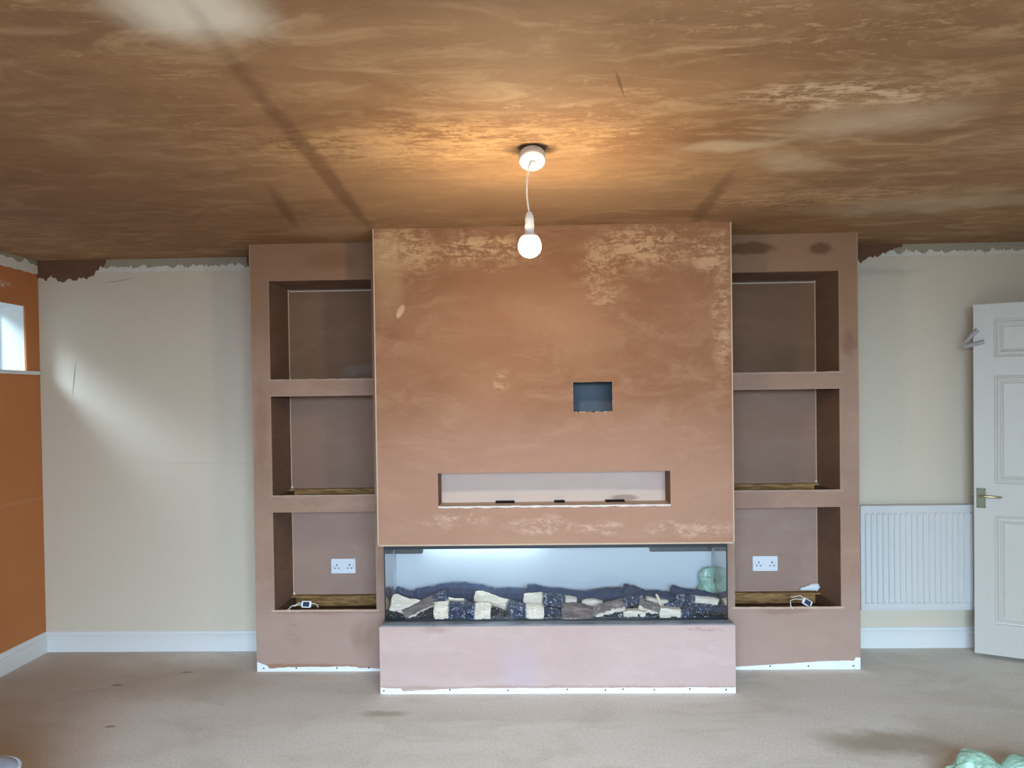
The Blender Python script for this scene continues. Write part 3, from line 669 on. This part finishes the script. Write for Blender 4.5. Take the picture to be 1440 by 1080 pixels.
for i, a in enumerate(LOGS): make_log(i, *a)

# ------------------------------------------------------------------ crumpled mint plastic
def crumple(name, c, humps, label, seed, sub=5, amp=.25):
    bm = bmesh.new(); bmesh.ops.create_icosphere(bm, subdivisions=sub, radius=1)
    for v in bm.verts:
        d = v.co.normalized(); best = None
        # union of humps seen from the middle
        rr = 0
        for (hx, hy, hz, hr) in humps:
            w = Vector((hx, hy, hz)); bq = d.dot(w); disc = bq*bq - (w.length_squared - hr*hr)
            if disc >= 0: rr = max(rr, bq + math.sqrt(disc))
        rr = max(rr, .02)
        f = 0
        for sc_, am in ((2.2, 1), (5, .55), (11, .3)):
            f += am*(1 - 2*abs(noise.noise(d*sc_ + Vector((seed, sc_, 0)))))
        rr *= 1 + amp*(f-.9)*.5
        v.co = d*rr
    for v in bm.verts:
        v.co += Vector(c)
    zmin = min(v.co.z for v in bm.verts); base = c[2]-humps[0][3]*.55
    for v in bm.verts: v.co.z = max(v.co.z, base)
    o = obj(name, bm, MAT['mint'], None, (c[0], c[1], base), smooth=False)
    return tag(o, label, 'plastic bag')
crumple('plastic_bag', (1.80, 2.90, .045), [(-.08, 0, 0, .08), (-.16, -.02, -.015, .05), (.0, .02, -.03, .055), (.10, .02, -.015, .07), (.24, .02, -.03, .06)], 'crumpled mint green plastic bag lying on the carpet at the near right', 2.5)
crumple('plastic_bag', (.985, 4.125, .455), [(-.005, 0, .0, .045), (-.015, 0, .055, .042), (0, 0, .085, .03), (-.03, 0, -.02, .035)], 'small crumpled mint green plastic bag inside the right end of the fire', 6.1, 4)

# ------------------------------------------------------------------ twin sockets
def socket(x, z, label):
    t = thing('double_socket', label, 'socket', (x, YB-.016, z), 'white twin sockets')
    y = YB-.016
    obj('face_plate', B(x-.0735, x+.0735, y-.009, y-.0002, z-.044, z+.044, bevel=.003), MAT['plastic'], t)
    for s in (-1, 1):
        cx = x+s*.039
        obj('rocker_switch', B(x+s*.014-.007, x+s*.014+.007, y-.0135, y-.0092, z+.006, z+.030, bevel=.002), MAT['plastic'], t)
        obj('pin_slot', B(cx-.0028, cx+.0028, y-.0097, y-.0091, z+.002, z+.013), MAT['dark'], t)
        for q in (-1, 1): obj('pin_slot', B(cx+q*.011-.0042, cx+q*.011+.0042, y-.0097, y-.0091, z-.0145, z-.009), MAT['dark'], t)
        obj('plate_screw', tube(bmesh.new(), [(x+s*.060, y-.0098, z), (x+s*.060, y-.0091, z)], .003, 10), MAT['grey_plastic'], t)
    return t
socket(-1.140, .517, 'white twin wall socket in the bottom niche of the left alcove unit')
socket(1.394, .512, 'white twin wall socket in the bottom niche of the right alcove unit')

# ------------------------------------------------------------------ lighting drivers with loose cable
def driver(loc, rz, rx, label, cables):
    t = thing('lighting_controller', label, 'controller', loc, 'loose lighting controllers')
    M = Matrix.Translation(loc) @ Matrix.Rotation(rz, 4, 'Y') @ Matrix.Rotation(rx, 4, 'X')
    def P(bm):
        bmesh.ops.transform(bm, matrix=M, verts=bm.verts); return bm
    obj('case', P(B(-.027, .027, -.007, .007, -.018, .018, bevel=.003)), MAT['plastic'], t)
    obj('dark_panel', P(B(-.018, .018, -.0082, -.0072, -.013, .013)), MAT['screen'], t)
    for c in cables: obj('cable', tube(bmesh.new(), [M @ Vector(p) for p in c], .0022, 8), MAT['cloth_flex'], t)
    return t
driver((-1.275, 4.132, .372), .03, -.35, 'small white lighting controller with trailing leads in the left bottom niche',
       [[(-.026, 0, .004), (-.045, 0, .006), (-.062, 0, -.006), (-.08, -.004, -.010), (-.092, -.006, -.024), (-.10, -.02, -.034), (-.092, -.026, -.040), (-.082, -.02, -.032)],
        [(-.026, 0, -.004), (-.05, 0, -.004), (-.07, -.004, -.014)],
        [(.026, 0, .004), (.045, 0, .006), (.062, 0, -.002), (.070, -.006, -.016)]])
driver((1.528, 4.138, .362), .55, -.35, 'small white lighting controller with a curled lead in the right bottom niche',
       [[(-.026, 0, .008), (-.05, 0, .016), (-.078, 0, -.010), (-.098, -.004, -.022)],
        [(-.026, 0, .002), (-.07, 0, -.018), (-.092, -.004, -.040), (-.084, -.01, -.064), (-.066, -.012, -.078)]])
# scrap of white foam in the back corner of the right bottom niche
bm = bmesh.new(); tube(bm, [(1.595, 4.424, .358), (1.63, 4.422, .363), (1.665, 4.420, .372), (1.692, 4.418, .372), (1.702, 4.418, .366)], [.006, .013, .021, .024, .012], 10)
for v in bm.verts: v.co.z = max(v.co.z, .3465); v.co += Vector((0, 0, .004*noise.noise(v.co*40)+.003))
tag(obj('foam_scrap', bm, MAT['foam'], None, (1.65, 4.42, .348)), 'white scrap of foam in the back corner of the right bottom niche', 'scrap')

# ------------------------------------------------------------------ pendant light
PX, PY = .022, 2.60
pl = thing('pendant_light', 'bare glowing bulb hanging on a white flex from a white ceiling rose', 'pendant light', (PX, PY, H))
rb = lathe(bmesh.new(), [(.040, 0), (.047, -.002), (.047, -.024), (.045, -.029), (.038, -.032), (.012, -.034), (.008, -.040), (.0045, -.042)], (0, 0, 0), 40)
bmesh.ops.transform(rb, matrix=Matrix.Translation((PX, PY, H-.025)) @ Matrix.Rotation(math.radians(-30), 4, 'X'), verts=rb.verts)   # the loose cover hangs askew
MAT['rose'] = plain('dulled_white_plastic', (214, 216, 216), .35, .4, var=.02)
obj('ceiling_rose', rb, MAT['rose'], pl)
obj('rose_base', lathe(bmesh.new(), [(.030, 0), (.030, -.010), (.006, -.012)], (PX, PY, H-.0005), 24), MAT['rose'], pl)
pts = [(PX-.001, PY-.018, 2.345), (PX-.007, PY-.016, 2.336), (PX-.014, PY, 2.322), (PX-.0185, PY, 2.295), (PX-.020, PY, 2.265), (PX-.020, PY, 2.235), (PX-.017, PY, 2.205), (PX-.0135, PY, 2.178)]
obj('flex', tube(bmesh.new(), pts, .0032, 12), MAT['cloth_flex'], pl, smooth=True)
hx = PX-.0125
ho = obj('lamp_holder', lathe(bmesh.new(), [(.004, .074), (.009, .072), (.0135, .060), (.0155, .046), (.0155, .030), (.0165, .0295), (.0165, .006), (.0155, 0)], (hx, PY, 2.105), 32), MAT['rose'], pl, smooth=False)
obj('added_bulb_collar', lathe(bmesh.new(), [(.0145, .046), (.0145, .036), (.018, .028), (.0285, .0165), (.027, .0160)], (hx, PY, 2.075), 24), MAT['rose'], pl, smooth=False)  # unseen collar, added to cut the bulb's upward light on the ceiling
bc = [(.0275, .0160), (.0345, .006), (.0395, -.010), (.039, -.026), (.034, -.039), (.024, -.049), (.011, -.055), (.002, -.056)]
obj('bulb', lathe(bmesh.new(), bc, (hx, PY, 2.075), 24), MAT['bulb'], pl, smooth=True)

# ------------------------------------------------------------------ radiator
RX0, RX1, RY, RZ0, RZ1 = 1.93, 3.03, 4.372, .250, .857
ra = thing('radiator', 'white ribbed panel radiator on the cream wall beside the door', 'radiator', ((RX0+RX1)/2, YB, .25))
bm = bmesh.new()   # pressed panel: profile across x, swept in z with tapered flute ends
pitch_ = .0333; nfl = int((RX1-RX0-.03)/pitch_); xs0 = (RX1+RX0-nfl*pitch_)/2
cols = [(RX0, 0)]
for k in range(nfl):
    a = xs0+k*pitch_; cols += [(a+.004, 0), (a+.0085, 1), (a+.0245, 1), (a+.029, 0)]
cols.append((RX1, 0))
zr = [(RZ0, 0), (RZ0+.034, 0), (RZ0+.046, 1), (RZ1-.048, 1), (RZ1-.036, 0), (RZ1-.004, 0)]
G = [[bm.verts.new((x, RY-.009*a*b, z)) for x, a in cols] for z, b in zr]
for j in range(len(zr)-1):
    for i in range(len(cols)-1): bm.faces.new((G[j][i], G[j][i+1], G[j+1][i+1], G[j+1][i]))
bk = [[bm.verts.new((x, RY+.010, z)) for x in (RX0, RX1)] for z in (RZ0, RZ1-.004)]
bm.faces.new((bk[0][0], bk[0][1], bk[1][1], bk[1][0]))
bm.faces.new([G[0][i] for i in range(len(cols))]+[bk[0][1], bk[0][0]]); bm.faces.new([G[-1][i] for i in range(len(cols))]+[bk[1][1], bk[1][0]])
bm.faces.new([G[j][0] for j in range(len(zr))]+[bk[1][0], bk[0][0]]); bm.faces.new([G[j][-1] for j in range(len(zr))]+[bk[1][1], bk[0][1]])
obj('front_panel', bm, MAT['rad'], ra)
obj('top_cover', B(RX0-.002, RX1+.002, RY-.004, YB-.03, RZ1-.004, RZ1+.004, bevel=.002), MAT['rad'], ra)
obj('bottom_rail', B(RX0, RX1, RY-.004, RY+.008, RZ0-.004, RZ0+.006, bevel=.002), MAT['rad'], ra)
obj('end_cover', B(RX0-.002, RX0, RY-.002, YB-.03, RZ0, RZ1-.004), MAT['rad'], ra); obj('end_cover', B(RX1, RX1+.002, RY-.002, YB-.03, RZ0, RZ1-.004), MAT['rad'], ra)
obj('back_panel', B(RX0, RX1, YB-.03, YB-.022, RZ0, RZ1-.004), MAT['rad'], ra)
for x in (RX0+.18, RX1-.18): obj('wall_bracket', B(x-.02, x+.02, YB-.022, YB, RZ0+.05, RZ1-.05), MAT['rad'], ra)

# ------------------------------------------------------------------ open door
E0 = Vector((2.54, 4.30, 0)); dv = Vector((.676, -.353, 0)).normalized(); nv = Vector((dv.y, -dv.x, 0))   # nv points to the camera
DW, DZ0, DZ1, DT = .762, .021, 2.016, .035
def DP(s, o_, z): return E0 + dv*s + nv*o_ + Vector((0, 0, z))
def dbox(bm, s0_, s1_, o0, o1, z0, z1, bevel=0):
    M = Matrix.Translation(E0) @ Matrix(((dv.x, nv.x, 0, 0), (dv.y, nv.y, 0, 0), (0, 0, 1, 0), (0, 0, 0, 1)))
    b2 = box(bmesh.new(), s0_, s1_, o0, o1, z0, z1, bevel); bmesh.ops.transform(b2, matrix=M, verts=b2.verts)
    me = bpy.data.meshes.new('t'); b2.to_mesh(me); b2.free(); bm.from_mesh(me); bpy.data.meshes.remove(me); return bm
dr = thing('door_1', 'white six panel door with grained finish, standing open in front of the radiator', 'door', E0+dv*DW/2); struct(dr)
panels = [(a, b, z0, z1) for a, b in ((.099, .335), (.427, .663)) for z0, z1 in ((1.715, 1.929), (.999, 1.611), (.199, .817))]
# leaf with moulded panels: front skin is built as a grid with sunk mouldings
bm = bmesh.new()
def leaf_side(o_, sgn):
    xs = sorted({0, DW} | {p[0] for p in panels} | {p[1] for p in panels}); zs = sorted({DZ0, DZ1} | {p[2] for p in panels} | {p[3] for p in panels})
    for i in range(len(xs)-1):
        for j in range(len(zs)-1):
            if any(abs(xs[i]-p[0]) < 1e-6 and abs(zs[j]-p[2]) < 1e-6 for p in panels): continue
            bm.faces.new([bm.verts.new(DP(s_, o_, z)) for s_, z in ((xs[i], zs[j]), (xs[i+1], zs[j]), (xs[i+1], zs[j+1]), (xs[i], zs[j+1]))])
leaf_side(0, 1)
bmesh.ops.remove_doubles(bm, verts=bm.verts, dist=1e-5)
for s_, z0, z1 in ((0, DZ0, DZ1), (DW, DZ0, DZ1)): bm.faces.new([bm.verts.new(DP(s_, o_, z)) for o_, z in ((0, z0), (-DT, z0), (-DT, z1), (0, z1))])
for z in (DZ0, DZ1): bm.faces.new([bm.verts.new(DP(s_, o_, z)) for s_, o_ in ((0, 0), (DW, 0), (DW, -DT), (0, -DT))])
bm.faces.new([bm.verts.new(DP(s_, -DT, z)) for s_, z in ((0, DZ0), (DW, DZ0), (DW, DZ1), (0, DZ1))])
bmesh.ops.remove_doubles(bm, verts=bm.verts, dist=1e-5)
obj('door_leaf', bm, MAT['door'], dr)
for (a, b, z0, z1) in panels:
    bm = bmesh.new()
    steps = [(0, 0), (.004, -.006), (.012, -.008), (.016, -.003), (.026, -.002), (.034, -.007), (.042, -.010), (.046, -.006)]
    prev = None
    for ins, dep in steps:
        ring = [bm.verts.new(DP(s_, dep, z)) for s_, z in ((a+ins, z0+ins), (b-ins, z0+ins), (b-ins, z1-ins), (a+ins, z1-ins))]
        if prev:
            for k in range(4): bm.faces.new((prev[k], prev[(k+1) % 4], ring[(k+1) % 4], ring[k]))
        prev = ring
    bm.faces.new(prev)
    obj('panel', bm, MAT['door'], dr)
hd = obj('door_handle', dbox(bmesh.new(), .012, .056, .0002, .006, .857, .970, .0015), MAT['brass_dark'], dr)
obj('lever', tube(bmesh.new(), [DP(.032, .006, .927), DP(.032, .036, .927)], .008, 12), MAT['brass'], hd)
obj('lever', tube(bmesh.new(), [DP(.026, .040, .928), DP(.05, .044, .929), (DP(.085, .044, .927)), DP(.118, .040, .926), DP(.130, .036, .926)], [.0085, .008, .0075, .007, .005], 12), MAT['brass'], hd, smooth=True)
for s_ in (.017, .051):
    for z in (.864, .963): obj('plate_screw', tube(bmesh.new(), [DP(s_, .0065, z), DP(s_, .0075, z)], .003, 8), MAT['screw'], hd)
obj('latch', dbox(bmesh.new(), -.010, -.0002, -.024, -.012, .925, .940), MAT['brass_dark'], dr)
# two grey clips hooked on the door's edge
for s0_, z0, s1_, z1, lb in ((-.040, 1.805, .020, 1.872, 'grey plastic peg clipped on the free edge of the door, upper steeper one'),
                            (-.050, 1.776, .050, 1.803, 'grey plastic peg clipped on the free edge of the door, lower flatter one')):
    bm = tube(bmesh.new(), [DP(s0_, .004, z0), DP((s0_+s1_)/2, .016, (z0+z1)/2), DP(s1_, .009, z1)], [.010, .0125, .0125], 10)
    o = obj('peg', bm, MAT['grey_plastic'], None, DP(.0, .012, (z0+z1)/2)); tag(o, lb, 'peg', 'grey pegs on the door edge')

# ------------------------------------------------------------------ upholstered footstool cut off by the corner of the frame
fs = thing('footstool', 'pale blue upholstered footstool corner at the near left edge', 'footstool', (-2.05, 2.10, 0))
def round_rect(x0, x1, y0, y1, rr, z):
    out = []
    for cx, cy, a0 in ((x1-rr, y1-rr, 0), (x0+rr, y1-rr, 90), (x0+rr, y0+rr, 180), (x1-rr, y0+rr, 270)):
        for k in range(9): a = math.radians(a0+k*11.25); out.append((cx+rr*math.cos(a), cy+rr*math.sin(a), z))
    return out
bm = bmesh.new(); prev = None
for ins, z in ((.012, .10), (0, .112), (0, .325), (.004, .340), (.014, .351), (.03, .356), (.12, .366), (.25, .370)):
    ring = [bm.verts.new(p) for p in round_rect(-2.44+ins, -1.68-ins, 1.78+ins, 2.43-ins, max(.10-ins*.4, .03), z)]
    if prev:
        for k in range(len(ring)): bm.faces.new((prev[k], prev[(k+1) % len(ring)], ring[(k+1) % len(ring)], ring[k]))
    else: bm.faces.new(ring)
    prev = ring
bm.faces.new(prev); obj('cushion', bm, MAT['fabric'], fs, smooth=True)
pp = round_rect(-2.437, -1.683, 1.783, 2.427, .10, .341); pp.append(pp[0])
obj('piping', tube(bmesh.new(), pp, .006, 8, cap=False), MAT['piping'], fs)
for sx in (-2.34, -1.75):
    for sy in (1.86, 2.36): obj('foot', tube(bmesh.new(), [(sx, sy, 0), (sx, sy, .105)], [.018, .025], 12), MAT['timber_dark'], fs)
